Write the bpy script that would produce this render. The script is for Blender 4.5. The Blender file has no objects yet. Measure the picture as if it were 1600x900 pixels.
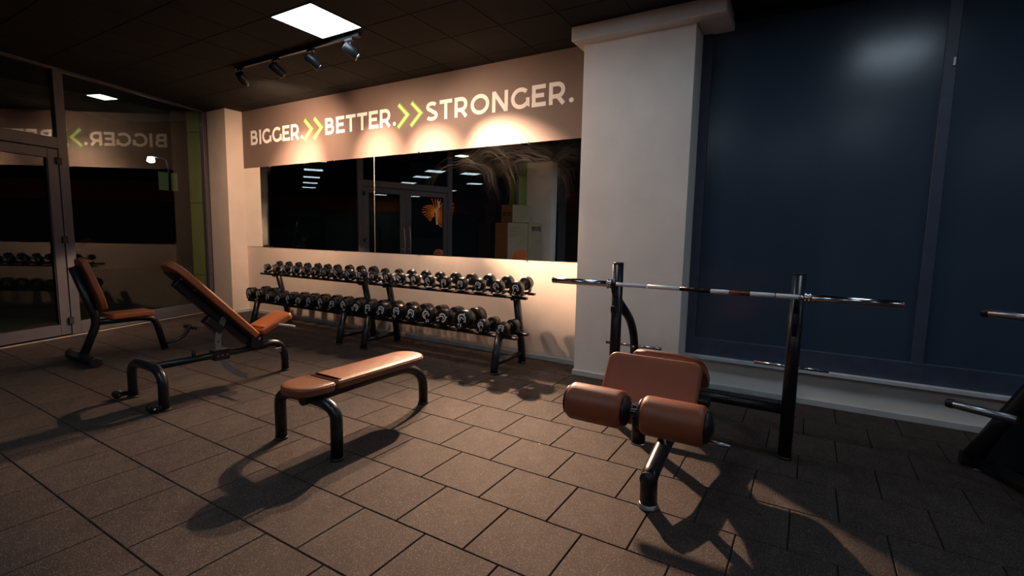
import bpy, bmesh, math, random
from mathutils import Vector, Matrix
random.seed(7)
COL = bpy.context.scene.collection
SC = bpy.context.scene
PI = math.pi

# ---------------------------------------------------------------- camera
cam_data = bpy.data.cameras.new('camera'); cam = bpy.data.objects.new('camera', cam_data); COL.objects.link(cam)
cam_data.sensor_width = 36.0; cam_data.lens = 766.44 / 1600 * 36; cam_data.clip_start = 0.05
YAW, PITCH, ROLL, CAMH = -.5417, .1083, .0192, 1.4157
_cy, _sy = math.cos(YAW), math.sin(YAW)
FWD = Vector((_sy*math.cos(PITCH), _cy*math.cos(PITCH), -math.sin(PITCH)))
_r0 = Vector((_cy, -_sy, 0)); _u0 = _r0.cross(FWD)
RIGHT = math.cos(ROLL)*_r0 + math.sin(ROLL)*_u0; UP = -math.sin(ROLL)*_r0 + math.cos(ROLL)*_u0
cam.matrix_world = Matrix(((RIGHT.x, UP.x, -FWD.x, 0), (RIGHT.y, UP.y, -FWD.y, 0), (RIGHT.z, UP.z, -FWD.z, CAMH), (0, 0, 0, 1)))
SC.camera = cam
def px(P):
    d = Vector(P) - Vector((0, 0, CAMH)); z = d.dot(FWD)
    if z < .05: return None
    return (800 + 766.44*d.dot(RIGHT)/z, 450 - 766.44*d.dot(UP)/z)

# ---------------------------------------------------------------- world, exposure, sampling helpers
world = bpy.data.worlds.new('night'); SC.world = world; world.use_nodes = True
world.node_tree.nodes['Background'].inputs[0].default_value = (.5, .6, 1, 1)
world.node_tree.nodes['Background'].inputs[1].default_value = .0025
SC.view_settings.view_transform = 'Standard'; SC.view_settings.look = 'None'
SC.view_settings.exposure = 0.0; SC.view_settings.gamma = 1.0; SC.view_settings.use_curve_mapping = False
cy = SC.cycles
cy.use_denoising = True; cy.use_guiding = True; cy.use_surface_guiding = True; cy.guiding_training_samples = 64
cy.sample_clamp_indirect = 0; cy.sample_clamp_direct = 0
cy.max_bounces = 10; cy.glossy_bounces = 6; cy.diffuse_bounces = 4; cy.transparent_max_bounces = 12
cy.caustics_reflective = True; cy.blur_glossy = 0.0

WARM = (1.0, .63, .41); COOL = (.80, .90, 1.0)
SPOT_CORE = 4000; SPOT_FLOOD = 280; PANEL_L = 9.0

# ---------------------------------------------------------------- geometry of the place
W = 4.89; CZ = 3.366
TH = math.radians(-17.7)
A0 = Vector((-7.925, 1.705)); DR = Vector((math.sin(TH), math.cos(TH))); NN = Vector((DR.y, -DR.x))
def SF(s, off=0, z=0):
    p = A0 + s*DR + off*NN
    return Vector((p.x, p.y, z))

# ---------------------------------------------------------------- materials
def mat(name, col, rough=.6, metal=0., noise=0., nscale=20., bump=0., bscale=200., coat=0., spec=.5, emis=None, es=0., objvar=0.):
    m = bpy.data.materials.new(name); m.use_nodes = True; nt = m.node_tree
    b = nt.nodes['Principled BSDF']
    b.inputs['Base Color'].default_value = (*col, 1); b.inputs['Roughness'].default_value = rough
    b.inputs['Metallic'].default_value = metal; b.inputs['Specular IOR Level'].default_value = spec
    if coat: b.inputs['Coat Weight'].default_value = coat; b.inputs['Coat Roughness'].default_value = .2
    if emis: b.inputs['Emission Color'].default_value = (*emis, 1); b.inputs['Emission Strength'].default_value = es
    tc = nt.nodes.new('ShaderNodeTexCoord')
    if noise or objvar:
        n = nt.nodes.new('ShaderNodeTexNoise'); n.inputs['Scale'].default_value = nscale; n.inputs['Detail'].default_value = 5
        nt.links.new(tc.outputs['Object'], n.inputs['Vector'])
        mr = nt.nodes.new('ShaderNodeMapRange'); mr.inputs[1].default_value = .3; mr.inputs[2].default_value = .7
        mr.inputs[3].default_value = 1-noise; mr.inputs[4].default_value = 1+noise
        nt.links.new(n.outputs['Fac'], mr.inputs[0]); last = mr.outputs[0]
        if objvar:
            oi = nt.nodes.new('ShaderNodeObjectInfo'); m2 = nt.nodes.new('ShaderNodeMapRange')
            m2.inputs[3].default_value = 1-objvar; m2.inputs[4].default_value = 1+objvar
            nt.links.new(oi.outputs['Random'], m2.inputs[0])
            mm = nt.nodes.new('ShaderNodeMath'); mm.operation = 'MULTIPLY'
            nt.links.new(last, mm.inputs[0]); nt.links.new(m2.outputs[0], mm.inputs[1]); last = mm.outputs[0]
        vm = nt.nodes.new('ShaderNodeVectorMath'); vm.operation = 'SCALE'; vm.inputs[0].default_value = col
        nt.links.new(last, vm.inputs['Scale']); nt.links.new(vm.outputs[0], b.inputs['Base Color'])
    if bump:
        n = nt.nodes.new('ShaderNodeTexNoise'); n.inputs['Scale'].default_value = bscale; n.inputs['Detail'].default_value = 3
        nt.links.new(tc.outputs['Object'], n.inputs['Vector'])
        bp = nt.nodes.new('ShaderNodeBump'); bp.inputs['Strength'].default_value = bump; bp.inputs['Distance'].default_value = .002
        nt.links.new(n.outputs['Fac'], bp.inputs['Height']); nt.links.new(bp.outputs['Normal'], b.inputs['Normal'])
    return m

def rubber_mat():
    m = mat('speckled_rubber', (.034, .024, .021), rough=.82, noise=.30, nscale=9, bump=.5, bscale=260, spec=.35, objvar=.10)
    nt = m.node_tree; b = nt.nodes['Principled BSDF']; tc = nt.nodes.new('ShaderNodeTexCoord')
    g = nt.nodes.new('ShaderNodeNewGeometry')
    v = nt.nodes.new('ShaderNodeTexVoronoi'); v.inputs['Scale'].default_value = 250; nt.links.new(g.outputs['Position'], v.inputs['Vector'])
    cr = nt.nodes.new('ShaderNodeMapRange'); cr.inputs[1].default_value = .18; cr.inputs[2].default_value = .34; cr.inputs[3].default_value = 1; cr.inputs[4].default_value = 0
    nt.links.new(v.outputs['Distance'], cr.inputs[0])
    sep = nt.nodes.new('ShaderNodeSeparateColor'); nt.links.new(v.outputs['Color'], sep.inputs[0])
    th = nt.nodes.new('ShaderNodeMath'); th.operation = 'GREATER_THAN'; th.inputs[1].default_value = .70; nt.links.new(sep.outputs[0], th.inputs[0])
    mu = nt.nodes.new('ShaderNodeMath'); mu.operation = 'MULTIPLY'; nt.links.new(cr.outputs[0], mu.inputs[0]); nt.links.new(th.outputs[0], mu.inputs[1])
    mx = nt.nodes.new('ShaderNodeMix'); mx.data_type = 'RGBA'
    old = b.inputs['Base Color'].links[0].from_socket
    nt.links.new(old, mx.inputs[6]); mx.inputs[7].default_value = (.40, .33, .28, 1); nt.links.new(mu.outputs[0], mx.inputs[0])
    # dusty scuffs over several tiles
    n = nt.nodes.new('ShaderNodeTexNoise'); n.inputs['Scale'].default_value = 2.3; n.inputs['Detail'].default_value = 6; n.inputs['Roughness'].default_value = .65
    nt.links.new(g.outputs['Position'], n.inputs['Vector'])
    r2 = nt.nodes.new('ShaderNodeMapRange'); r2.inputs[1].default_value = .52; r2.inputs[2].default_value = .75; r2.inputs[3].default_value = 0; r2.inputs[4].default_value = .22
    nt.links.new(n.outputs['Fac'], r2.inputs[0])
    m3 = nt.nodes.new('ShaderNodeMix'); m3.data_type = 'RGBA'; m3.inputs[7].default_value = (.10, .078, .066, 1)
    nt.links.new(r2.outputs[0], m3.inputs[0]); nt.links.new(mx.outputs[2], m3.inputs[6]); nt.links.new(m3.outputs[2], b.inputs['Base Color'])
    return m

def glass_mat(name, ior=1.9, tint=(.75, .8, .75), rough=0.0):
    m = bpy.data.materials.new(name); m.use_nodes = True; nt = m.node_tree; nt.nodes.clear()
    out = nt.nodes.new('ShaderNodeOutputMaterial'); mix = nt.nodes.new('ShaderNodeMixShader')
    ge = nt.nodes.new('ShaderNodeNewGeometry'); dt = nt.nodes.new('ShaderNodeVectorMath'); dt.operation = 'DOT_PRODUCT'
    nt.links.new(ge.outputs['Normal'], dt.inputs[0]); nt.links.new(ge.outputs['Incoming'], dt.inputs[1])
    def mth(op, a_, b_=None):
        q = nt.nodes.new('ShaderNodeMath'); q.operation = op
        for k_, v_ in enumerate((a_, b_)):
            if v_ is None: continue
            if isinstance(v_, (int, float)): q.inputs[k_].default_value = v_
            else: nt.links.new(v_, q.inputs[k_])
        return q.outputs[0]
    f0 = ((ior-1)/(ior+1))**2      # Schlick reflectance, the same on both faces of the pane
    fr = mth('ADD', f0, mth('MULTIPLY', 1-f0, mth('POWER', mth('SUBTRACT', 1.0, mth('ABSOLUTE', dt.outputs['Value'])), 5.0)))
    tr = nt.nodes.new('ShaderNodeBsdfTransparent'); tr.inputs[0].default_value = (*tint, 1)
    gl = nt.nodes.new('ShaderNodeBsdfGlossy'); gl.inputs['Roughness'].default_value = rough; gl.inputs[0].default_value = (.95, .95, .95, 1)
    nt.links.new(fr, mix.inputs[0]); nt.links.new(tr.outputs[0], mix.inputs[1]); nt.links.new(gl.outputs[0], mix.inputs[2])
    nt.links.new(mix.outputs[0], out.inputs[0]); return m

def mirror_mat(name, smear=0.):
    m = bpy.data.materials.new(name); m.use_nodes = True; nt = m.node_tree; nt.nodes.clear()
    out = nt.nodes.new('ShaderNodeOutputMaterial')
    gl = nt.nodes.new('ShaderNodeBsdfGlossy'); gl.inputs['Roughness'].default_value = 0; gl.inputs[0].default_value = (.93, .94, .92, 1)
    if not smear:
        nt.links.new(gl.outputs[0], out.inputs[0]); return m
    # wiped arcs of dried soap in the upper right part of the pane
    g = nt.nodes.new('ShaderNodeNewGeometry')
    def math2(op, a_, b_=None):
        q = nt.nodes.new('ShaderNodeMath'); q.operation = op
        for k_, v_ in enumerate((a_, b_)):
            if v_ is None: continue
            if isinstance(v_, (int, float)): q.inputs[k_].default_value = v_
            else: nt.links.new(v_, q.inputs[k_])
        return q.outputs[0]
    nz = nt.nodes.new('ShaderNodeTexNoise'); nz.inputs['Scale'].default_value = 1.7; nz.inputs['Detail'].default_value = 2
    nt.links.new(g.outputs['Position'], nz.inputs['Vector'])
    spx = nt.nodes.new('ShaderNodeSeparateXYZ'); nt.links.new(g.outputs['Position'], spx.inputs[0])
    def arcs(cx, cz, r0, wd, a0, seed):
        """one wiped stroke: a thin arc band broken into fine parallel streaks"""
        dx = math2('SUBTRACT', spx.outputs[0], cx); dz = math2('SUBTRACT', spx.outputs[2], cz)
        ln = math2('SQRT', math2('ADD', math2('MULTIPLY', dx, dx), math2('MULTIPLY', dz, dz)))
        ln = math2('ADD', ln, math2('MULTIPLY', math2('SUBTRACT', nz.outputs['Fac'], .5), .35))
        an = math2('ARCTAN2', dz, dx)
        band = math2('SUBTRACT', 1.0, math2('DIVIDE', math2('ABSOLUTE', math2('SUBTRACT', ln, r0)), wd))
        band = math2('MAXIMUM', band, 0.0)
        cb = nt.nodes.new('ShaderNodeCombineXYZ'); nt.links.new(math2('MULTIPLY', ln, 55.0), cb.inputs[0]); nt.links.new(math2('MULTIPLY', an, 1.3), cb.inputs[1]); cb.inputs[2].default_value = seed
        st = nt.nodes.new('ShaderNodeTexNoise'); st.inputs['Scale'].default_value = 1.0; st.inputs['Detail'].default_value = 3
        nt.links.new(cb.outputs[0], st.inputs['Vector'])
        sr = nt.nodes.new('ShaderNodeMapRange'); sr.inputs[1].default_value = .42; sr.inputs[2].default_value = .72; nt.links.new(st.outputs['Fac'], sr.inputs[0])
        # angular window around a0
        wn = math2('MAXIMUM', math2('COSINE', math2('SUBTRACT', an, a0)), 0.0)
        return math2('MULTIPLY', math2('MULTIPLY', band, sr.outputs[0]), wn)
    outs = [arcs(-3.75, 1.75, .55, .10, 1.2, 1.), arcs(-3.35, 1.95, .42, .16, .9, 2.), arcs(-3.0, 1.6, .75, .22, .9, 3.), arcs(-3.55, 2.0, .22, .09, 1.0, 4.),
            arcs(-2.75, 1.9, .42, .20, 1.2, 5.), arcs(-2.35, 2.0, .30, .16, 1.3, 6.), arcs(-2.15, 1.8, .50, .14, 1.8, 7.)]
    mx = outs[0]
    for o in outs[1:]:
        a = nt.nodes.new('ShaderNodeMath'); a.operation = 'MAXIMUM'; nt.links.new(mx, a.inputs[0]); nt.links.new(o, a.inputs[1]); mx = a.outputs[0]
    n = nt.nodes.new('ShaderNodeTexNoise'); n.inputs['Scale'].default_value = 4; n.inputs['Detail'].default_value = 4
    nt.links.new(g.outputs['Position'], n.inputs['Vector'])
    sp = nt.nodes.new('ShaderNodeSeparateXYZ'); nt.links.new(g.outputs['Position'], sp.inputs[0])
    zr = nt.nodes.new('ShaderNodeMapRange'); zr.inputs[1].default_value = 1.75; zr.inputs[2].default_value = 2.3; zr.inputs[3].default_value = 0; zr.inputs[4].default_value = smear
    nt.links.new(sp.outputs[2], zr.inputs[0])
    m1 = nt.nodes.new('ShaderNodeMath'); m1.operation = 'MULTIPLY'; nt.links.new(mx, m1.inputs[0]); nt.links.new(zr.outputs[0], m1.inputs[1])
    m2 = nt.nodes.new('ShaderNodeMath'); m2.operation = 'MULTIPLY'; nt.links.new(m1.outputs[0], m2.inputs[0]); nt.links.new(n.outputs['Fac'], m2.inputs[1])
    df = nt.nodes.new('ShaderNodeBsdfDiffuse'); df.inputs[0].default_value = (.6, .58, .55, 1)
    mix = nt.nodes.new('ShaderNodeMixShader'); nt.links.new(m2.outputs[0], mix.inputs[0]); nt.links.new(gl.outputs[0], mix.inputs[1]); nt.links.new(df.outputs[0], mix.inputs[2])
    nt.links.new(mix.outputs[0], out.inputs[0]); return m

M = dict(
    rubber=rubber_mat(),
    joint=mat('joint_black', (.008, .007, .007), .9),
    wall=mat('cream_wall_paint', (.78, .67, .58), .75, noise=.05, nscale=3, bump=.15, bscale=90),
    wallcool=mat('pale_column_paint', (.84, .80, .75), .8, noise=.05, nscale=3, bump=.15, bscale=90),
    base=mat('grey_white_baseboard', (.52, .53, .53), .5, noise=.08, nscale=8),
    taupe=mat('taupe_banner_paint', (.155, .110, .094), .55, noise=.05, nscale=2),
    letter=mat('white_letter_print', (.93, .92, .91), .5),
    green1=mat('chevron_glow_edge', (.135, .150, .075), .5), green2=mat('chevron_green', (.20, .42, .06), .5), green3=mat('chevron_core', (.52, .86, .24), .5),
    ceil=mat('black_ceiling_tile', (.0045, .0038, .0033), .85, noise=.2, nscale=6, objvar=.12),
    ceilb=mat('ceiling_void', (.003, .003, .003), .9),
    frame=mat('anthracite_frame', (.085, .080, .095), .38, noise=.08, nscale=10),
    seal=mat('black_seal', (.006, .006, .006), .6),
    alu=mat('worn_threshold_metal', (.60, .54, .50), .35, metal=.6),
    glass=glass_mat('storefront_glass', 1.60, (.80, .83, .79)),
    mirror=mirror_mat('mirror_silver'), mirror2=mirror_mat('smeared_mirror_silver', .042),
    medge=mat('mirror_edge', (.75, .8, .75), .2),
    chrome=mat('polished_chrome', (.75, .76, .78), .12, metal=1),
    steel=mat('brushed_steel', (.42, .43, .45), .3, metal=1),
    white=mat('knurled_pale_steel', (.85, .88, .92), .45, metal=.15, bump=.3, bscale=900),
    dark_bar=mat('dark_bar_steel', (.035, .03, .03), .25, metal=.8),
    copper=mat('worn_bar_patch', (.25, .08, .04), .3, metal=.8),
    black=mat('black_powder_coat', (.010, .011, .014), .30, noise=.15, nscale=40, spec=.55),
    plastic=mat('black_plastic', (.010, .010, .011), .45),
    urethane=mat('dumbbell_urethane', (.009, .008, .0075), .32, noise=.2, nscale=30, spec=.6),
    rubface=mat('dumbbell_face', (.011, .011, .013), .5),
    emb=mat('white_print', (.85, .88, .95), .6),
    tan=mat('tan_leatherette', (.20, .064, .026), .42, noise=.06, nscale=9, bump=.25, bscale=420, coat=.08),
    tan2=mat('orange_tan_leatherette', (.40, .105, .027), .42, noise=.06, nscale=9, bump=.25, bscale=420, coat=.08),
    tan3=mat('brown_tan_leatherette', (.30, .078, .028), .45, noise=.06, nscale=9, bump=.25, bscale=420, coat=.06),
    stitch=mat('seam_piping', (.20, .06, .02), .5),
    blind=mat('dark_window_film', (.040, .064, .100), .24, noise=.05, nscale=2, spec=.5),
    dframe=mat('navy_window_frame', (.055, .068, .110), .45, noise=.15, nscale=12),
    sill=mat('grey_sill_trim', (.62, .66, .70), .5, noise=.08, nscale=10),
    lamp=mat('led_diffuser', (.9, .9, .9), .5, emis=(.70, .86, 1.0), es=PANEL_L),
    lens=mat('spot_lens', (.9, .9, .9), .3, emis=WARM, es=5),
    spot=mat('spotlight_can', (.018, .022, .028), .35),
    back=mat('back_wall_paint', (.14, .13, .12), .8, noise=.2, nscale=1.5),
    orange=mat('orange_wall_band', (.85, .20, .035), .7, noise=.15, nscale=1.5),
    clad=mat('olive_cladding', (.30, .36, .10), .5, noise=.08, nscale=3),
    pave=mat('street_paving', (.05, .045, .03), .9, noise=.3, nscale=3),
    soffit=mat('soffit_board', (.16, .17, .12), .8, noise=.25, nscale=3),
    carton=mat('carton_board', (.40, .34, .23), .85, noise=.06, nscale=6),
    cartond=mat('brown_carton_side', (.22, .11, .05), .85, noise=.1, nscale=6),
    ink=mat('carton_ink', (.03, .03, .03), .8),
    tape=mat('packing_tape', (.6, .56, .45), .3),
    feather=mat('orange_wing_glow', (.85, .22, .04), .6, emis=(1, .22, .03), es=2.2), feather2=mat('pale_wing_glow', (.75, .45, .28), .6, emis=(1, .5, .25), es=1.6),  # emission added to the feather colours so the wing glows
    red=mat('red_sign', (.5, .01, .02), .5, emis=(1, .03, .05), es=1.6),
    street=mat('street_lamp_glow', (.9, .9, .9), .5, emis=(.8, .92, 1), es=40),
    lit=mat('lit_window', (.3, .3, .2), .5, emis=(.8, .9, .4), es=.035),
    cool=mat('canopy_lamp_glow', (.9, .9, .9), .5, emis=(.88, 1, .80), es=7),
)

# ---------------------------------------------------------------- mesh helpers
class MB:
    def __init__(s): s.bm = bmesh.new()
    def box(s, a, b, bev=0., seg=1, rot=None, at=None):
        a, b = Vector(a), Vector(b); c = (a+b)/2; d = b-a
        r = bmesh.ops.create_cube(s.bm, size=1); vs = r['verts']
        for v in vs: v.co = Vector((v.co.x*d.x, v.co.y*d.y, v.co.z*d.z))
        if bev:
            es = list({e for v in vs for e in v.link_edges})
            r2 = bmesh.ops.bevel(s.bm, geom=es, offset=bev, segments=seg, affect='EDGES', profile=.5)
            vs = list({v for f in r2['faces'] for v in f.verts} | {v for v in vs if v.is_valid})
            # collect whole island
            seen = set(vs); st = list(vs)
            while st:
                v = st.pop()
                for e in v.link_edges:
                    o = e.other_vert(v)
                    if o not in seen: seen.add(o); st.append(o)
            vs = list(seen)
        for v in vs:
            v.co = (rot @ v.co if rot else v.co) + (Vector(at) if at is not None else c)
        return s
    def obox(s, o, U, V, N, a, b, bev=0.):
        """box in a frame: origin o and axes U,V,N; extents a..b"""
        R = Matrix((U, V, N)).transposed(); c = (Vector(a)+Vector(b))/2; d = Vector(b)-Vector(a)
        return s.box(-d/2, d/2, bev, rot=R, at=Vector(o)+R @ c)
    def tube(s, pts, r, n=14, fillet=0., fs=6, caps=True, r2=None):
        pts = [Vector(p) for p in pts]
        if fillet:
            q = [pts[0]]
            for i in range(1, len(pts)-1):
                p0, p1, p2 = pts[i-1], pts[i], pts[i+1]
                d0 = (p0-p1); d2 = (p2-p1); f = min(fillet, d0.length*.49, d2.length*.49)
                a = p1+d0.normalized()*f; b = p1+d2.normalized()*f
                for k in range(fs+1):
                    t = k/fs; q.append((1-t)**2*a+2*t*(1-t)*p1+t*t*b)
            q.append(pts[-1]); pts = q
        t0 = (pts[1]-pts[0]).normalized(); ref = Vector((0, 0, 1)) if abs(t0.z) < .9 else Vector((0, 1, 0))
        n0 = t0.cross(ref).normalized(); rings = []
        for i, p in enumerate(pts):
            if i == 0: t = (pts[1]-pts[0])
            elif i == len(pts)-1: t = pts[-1]-pts[-2]
            else: t = (pts[i+1]-p).normalized()+(p-pts[i-1]).normalized()
            t.normalize(); n0 = (n0-t*n0.dot(t)).normalized(); b0 = t.cross(n0)
            rr = r if r2 is None else r+(r2-r)*i/(len(pts)-1)
            rings.append([s.bm.verts.new(p+(n0*math.cos(2*PI*k/n)+b0*math.sin(2*PI*k/n))*rr) for k in range(n)])
        for A, B in zip(rings, rings[1:]):
            for k in range(n):
                f = s.bm.faces.new((A[k], A[(k+1) % n], B[(k+1) % n], B[k])); f.smooth = True
        if caps: s.bm.faces.new(rings[0][::-1]); s.bm.faces.new(rings[-1])
        return s
    def lathe(s, prof, o, axis, n=24):
        """prof: list of (r, h) along axis from o"""
        ax = Vector(axis).normalized(); ref = Vector((0, 0, 1)) if abs(ax.z) < .9 else Vector((1, 0, 0))
        u = ax.cross(ref).normalized(); v = ax.cross(u); o = Vector(o); rings = []
        for r, h in prof:
            if r < 1e-6: rings.append([s.bm.verts.new(o+ax*h)])
            else: rings.append([s.bm.verts.new(o+ax*h+(u*math.cos(2*PI*k/n)+v*math.sin(2*PI*k/n))*r) for k in range(n)])
        for A, B in zip(rings, rings[1:]):
            for k in range(n):
                if len(A) == 1 and len(B) == 1: continue
                if len(A) == 1: f = s.bm.faces.new((A[0], B[(k+1) % n], B[k]))
                elif len(B) == 1: f = s.bm.faces.new((A[k], A[(k+1) % n], B[0]))
                else: f = s.bm.faces.new((A[k], A[(k+1) % n], B[(k+1) % n], B[k]))
                f.smooth = True
        if len(rings[0]) > 1: s.bm.faces.new(rings[0][::-1])
        if len(rings[-1]) > 1: s.bm.faces.new(rings[-1])
        return s
    def prism(s, poly, o, U, V, N, h):
        o, U, V, N = map(Vector, (o, U, V, N))
        a = [s.bm.verts.new(o+U*x+V*y) for x, y in poly]; b = [s.bm.verts.new(o+U*x+V*y+N*h) for x, y in poly]
        k = len(poly); s.bm.faces.new(a[::-1]); s.bm.faces.new(b)
        for i in range(k): s.bm.faces.new((a[i], a[(i+1) % k], b[(i+1) % k], b[i]))
        return s
    def pad(s, poly, o, U, V, N, th, r=.02, seg=4):
        """cushion: rounded-edge extrusion of outline poly (CCW in U,V)"""
        o, U, V, N = map(Vector, (o, U, V, N)); k = len(poly); P = [Vector(p) for p in poly]
        nor = []
        for i in range(k):
            e0 = (P[i]-P[i-1]).normalized(); e1 = (P[(i+1) % k]-P[i]).normalized()
            m = Vector((e0.y, -e0.x))+Vector((e1.y, -e1.x)); m.normalize(); nor.append(m)
        lv = []
        for j in range(seg+1):
            a = PI/2*j/seg; lv.append((r*.6*(1-math.sin(a)), r*.6*(1-math.cos(a))))
        for j in range(seg+1):
            a = PI/2*j/seg; lv.append((r*(1-math.cos(a)), th-r*(1-math.sin(a))))
        lv.append((r*1.5, th+.002)); lv.append((r*2.4, th+.004))
        rings = [[s.bm.verts.new(o+U*(p.x-n_.x*i_)+V*(p.y-n_.y*i_)+N*h_) for p, n_ in zip(P, nor)] for i_, h_ in lv]
        for A, B in zip(rings, rings[1:]):
            for i in range(k):
                f = s.bm.faces.new((A[i], A[(i+1) % k], B[(i+1) % k], B[i])); f.smooth = True
        f = s.bm.faces.new(rings[0][::-1]); f = s.bm.faces.new(rings[-1]); f.smooth = True
        return s
    def loop(s, poly, o, U, V, N, h, r=.0025, inset=0.):
        o, U, V, N = map(Vector, (o, U, V, N)); pts = [o+U*x+V*y+N*h for x, y in poly]
        s.tube(pts+[pts[0]], r, 5, caps=False); return s
    def ribbon(s, pts, w, o, U, V, N, h=.0015, closed=False):
        """flat stroke of width w along 2-D points"""
        o, U, V, N = map(Vector, (o, U, V, N)); P = [Vector(p) for p in pts]; k = len(P)
        L, R_ = [], []
        for i in range(k):
            if closed: e0 = (P[i]-P[i-1]).normalized(); e1 = (P[(i+1) % k]-P[i]).normalized()
            else:
                e0 = (P[i]-P[i-1]).normalized() if i else (P[1]-P[0]).normalized()
                e1 = (P[i+1]-P[i]).normalized() if i < k-1 else e0
            n_ = Vector((-e0.y, e0.x))+Vector((-e1.y, e1.x)); n_.normalize()
            c_ = max(.35, n_.dot(Vector((-e0.y, e0.x)))); q = n_*(w/2/c_)
            L.append(P[i]+q); R_.append(P[i]-q)
        mk = lambda p, z: s.bm.verts.new(o+U*p.x+V*p.y+N*z)
        lt = [mk(p, h) for p in L]; rt = [mk(p, h) for p in R_]; lb = [mk(p, 0) for p in L]; rb = [mk(p, 0) for p in R_]
        rng = range(k) if closed else range(k-1)
        for i in rng:
            j = (i+1) % k
            s.bm.faces.new((lt[i], rt[i], rt[j], lt[j])); s.bm.faces.new((lb[i], lt[i], lt[j], lb[j])); s.bm.faces.new((rt[i], rb[i], rb[j], rt[j]))
        if not closed:
            s.bm.faces.new((lt[0], lb[0], rb[0], rt[0])); s.bm.faces.new((lt[-1], rt[-1], rb[-1], lb[-1]))
        return s
    def build(s, name, m, parent=None, recalc=True, wloc=None):
        if recalc: bmesh.ops.recalc_face_normals(s.bm, faces=s.bm.faces)
        me = bpy.data.meshes.new(name)
        off = None
        if parent is not None:
            off = Vector(ROOTLOC.get(parent.name, (0, 0, 0)))
        elif wloc is not None: off = Vector(wloc)
        if off is not None:
            for v in s.bm.verts: v.co -= off
        s.bm.to_mesh(me); s.bm.free()
        me.materials.append(m if not isinstance(m, str) else M[m])
        o = bpy.data.objects.new(name, me); COL.objects.link(o)
        if parent is not None: o.parent = parent; ROOTLOC[o.name] = ROOTLOC.get(parent.name, Vector((0, 0, 0)))
        elif wloc is not None: o.location = wloc; ROOTLOC[o.name] = Vector(wloc)
        else: ROOTLOC[o.name] = Vector((0, 0, 0))
        return o
ROOTLOC = {}
def thing(name, label, cat, loc, group=None):
    o = bpy.data.objects.new(name, None); COL.objects.link(o); o.location = loc; o['label'] = label; o['category'] = cat
    o.empty_display_size = .1
    if group: o['group'] = group
    ROOTLOC[o.name] = Vector(loc); return o
def tag(o, label, cat, group=None):
    o['label'] = label; o['category'] = cat
    if group: o['group'] = group
    return o
def struct(o): o['kind'] = 'structure'; return o
def box_obj(name, a, b, m, parent=None, bev=0.):
    return MB().box(a, b, bev).build(name, m, parent)
X, Y, Z = Vector((1, 0, 0)), Vector((0, 1, 0)), Vector((0, 0, 1))
def rrect(x0, y0, x1, y1, rs, n=8):
    """CCW rounded rectangle; rs radii for corners (x1y0, x1y1, x0y1, x0y0)"""
    out = []
    for (cx, cy_, a0), r in zip(((x1, y0, -90), (x1, y1, 0), (x0, y1, 90), (x0, y0, 180)), rs):
        ox = cx-r if cx == x1 else cx+r; oy = cy_-r if cy_ == y1 else cy_+r
        for k in range(n+1):
            a = math.radians(a0+90*k/n); out.append((ox+r*math.cos(a), oy+r*math.sin(a)))
    return out

# ================================================================ SETTING
# ---- floor: substrate with laid rubber tiles
floor = struct(box_obj('floor', (-9.4, -8, -.12), (9, W, -.018), 'joint'))
TX, TY, PX_, PY_ = -2.2297, 3.2731, .41, .4003
def clip(poly, p, n):
    out = []
    for i in range(len(poly)):
        a, b = poly[i], poly[(i+1) % len(poly)]; da = (a-p).dot(n); db = (b-p).dot(n)
        if da >= 0: out.append(a)
        if (da >= 0) != (db >= 0): out.append(a+(b-a)*(da/(da-db)))
    return out
def tile_mesh(mb, poly, c=Vector((0, 0))):
    cx = sum((p for p in poly), Vector((0, 0)))/len(poly)
    def ring(ins, z):
        return [mb.bm.verts.new((p.x-c.x-(p.x-cx.x)*ins*2/PX_, p.y-c.y-(p.y-cx.y)*ins*2/PY_, z)) for p in poly]
    b, m1, t = ring(.0022, -.0185), ring(.0022, -.0045), ring(.0055, 0.); k = len(poly)
    for A, B in ((b, m1), (m1, t)):
        for i in range(k): mb.bm.faces.new((A[i], A[(i+1) % k], B[(i+1) % k], B[i]))
    mb.bm.faces.new(t)
SFP = (SF(0, .045).xy, NN)
cells = []
for j in range(-5, 30):
    y1 = TY-j*PY_; off = (j*.193) % PX_
    for i in range(-20, 28):
        x0 = TX+off+i*PX_
        poly = [Vector((x0, y1-PY_)), Vector((x0+PX_, y1-PY_)), Vector((x0+PX_, y1)), Vector((x0, y1))]
        cut = clip(poly, SFP[0], SFP[1]); cut = clip(cut, Vector((0, W-.03)), Vector((0, -1))) if len(cut) > 2 else []
        if len(cut) < 3: continue
        pr = [px((p.x, p.y, 0)) for p in poly]; area = 0
        if all(pr):
            ins = [q for q in pr if -40 < q[0] < 1640 and -40 < q[1] < 940]
            if ins: area = abs(sum(pr[k][0]*pr[(k+1) % 4][1]-pr[(k+1) % 4][0]*pr[k][1] for k in range(4)))/2; area = min(area, 20000)
        whole = len(cut) == 4 and all((u-v).length < 1e-6 for u, v in zip(cut, poly))
        cells.append((area, x0, y1, cut, whole))
cells.sort(key=lambda c: -c[0])
tmb = MB(); tile_mesh(tmb, [Vector((0, 0)), Vector((PX_, 0)), Vector((PX_, PY_)), Vector((0, PY_))]); tile0 = None
rest = MB(); nt_ = 0
for area, x0, y1, cut, whole in cells:
    if nt_ < 298 and area > 60:
        nt_ += 1
        if whole:
            if tile0 is None: tile0 = tmb.build('floor_tile', 'rubber', floor); o = tile0
            else: o = tile0.copy(); COL.objects.link(o)
            o.location = (x0, y1-PY_, 0)
        else:
            mb = MB(); tile_mesh(mb, cut, Vector((x0, y1-PY_))); o = mb.build('floor_tile', 'rubber', floor); o.location = (x0, y1-PY_, 0)
    else: tile_mesh(rest, cut)
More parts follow.
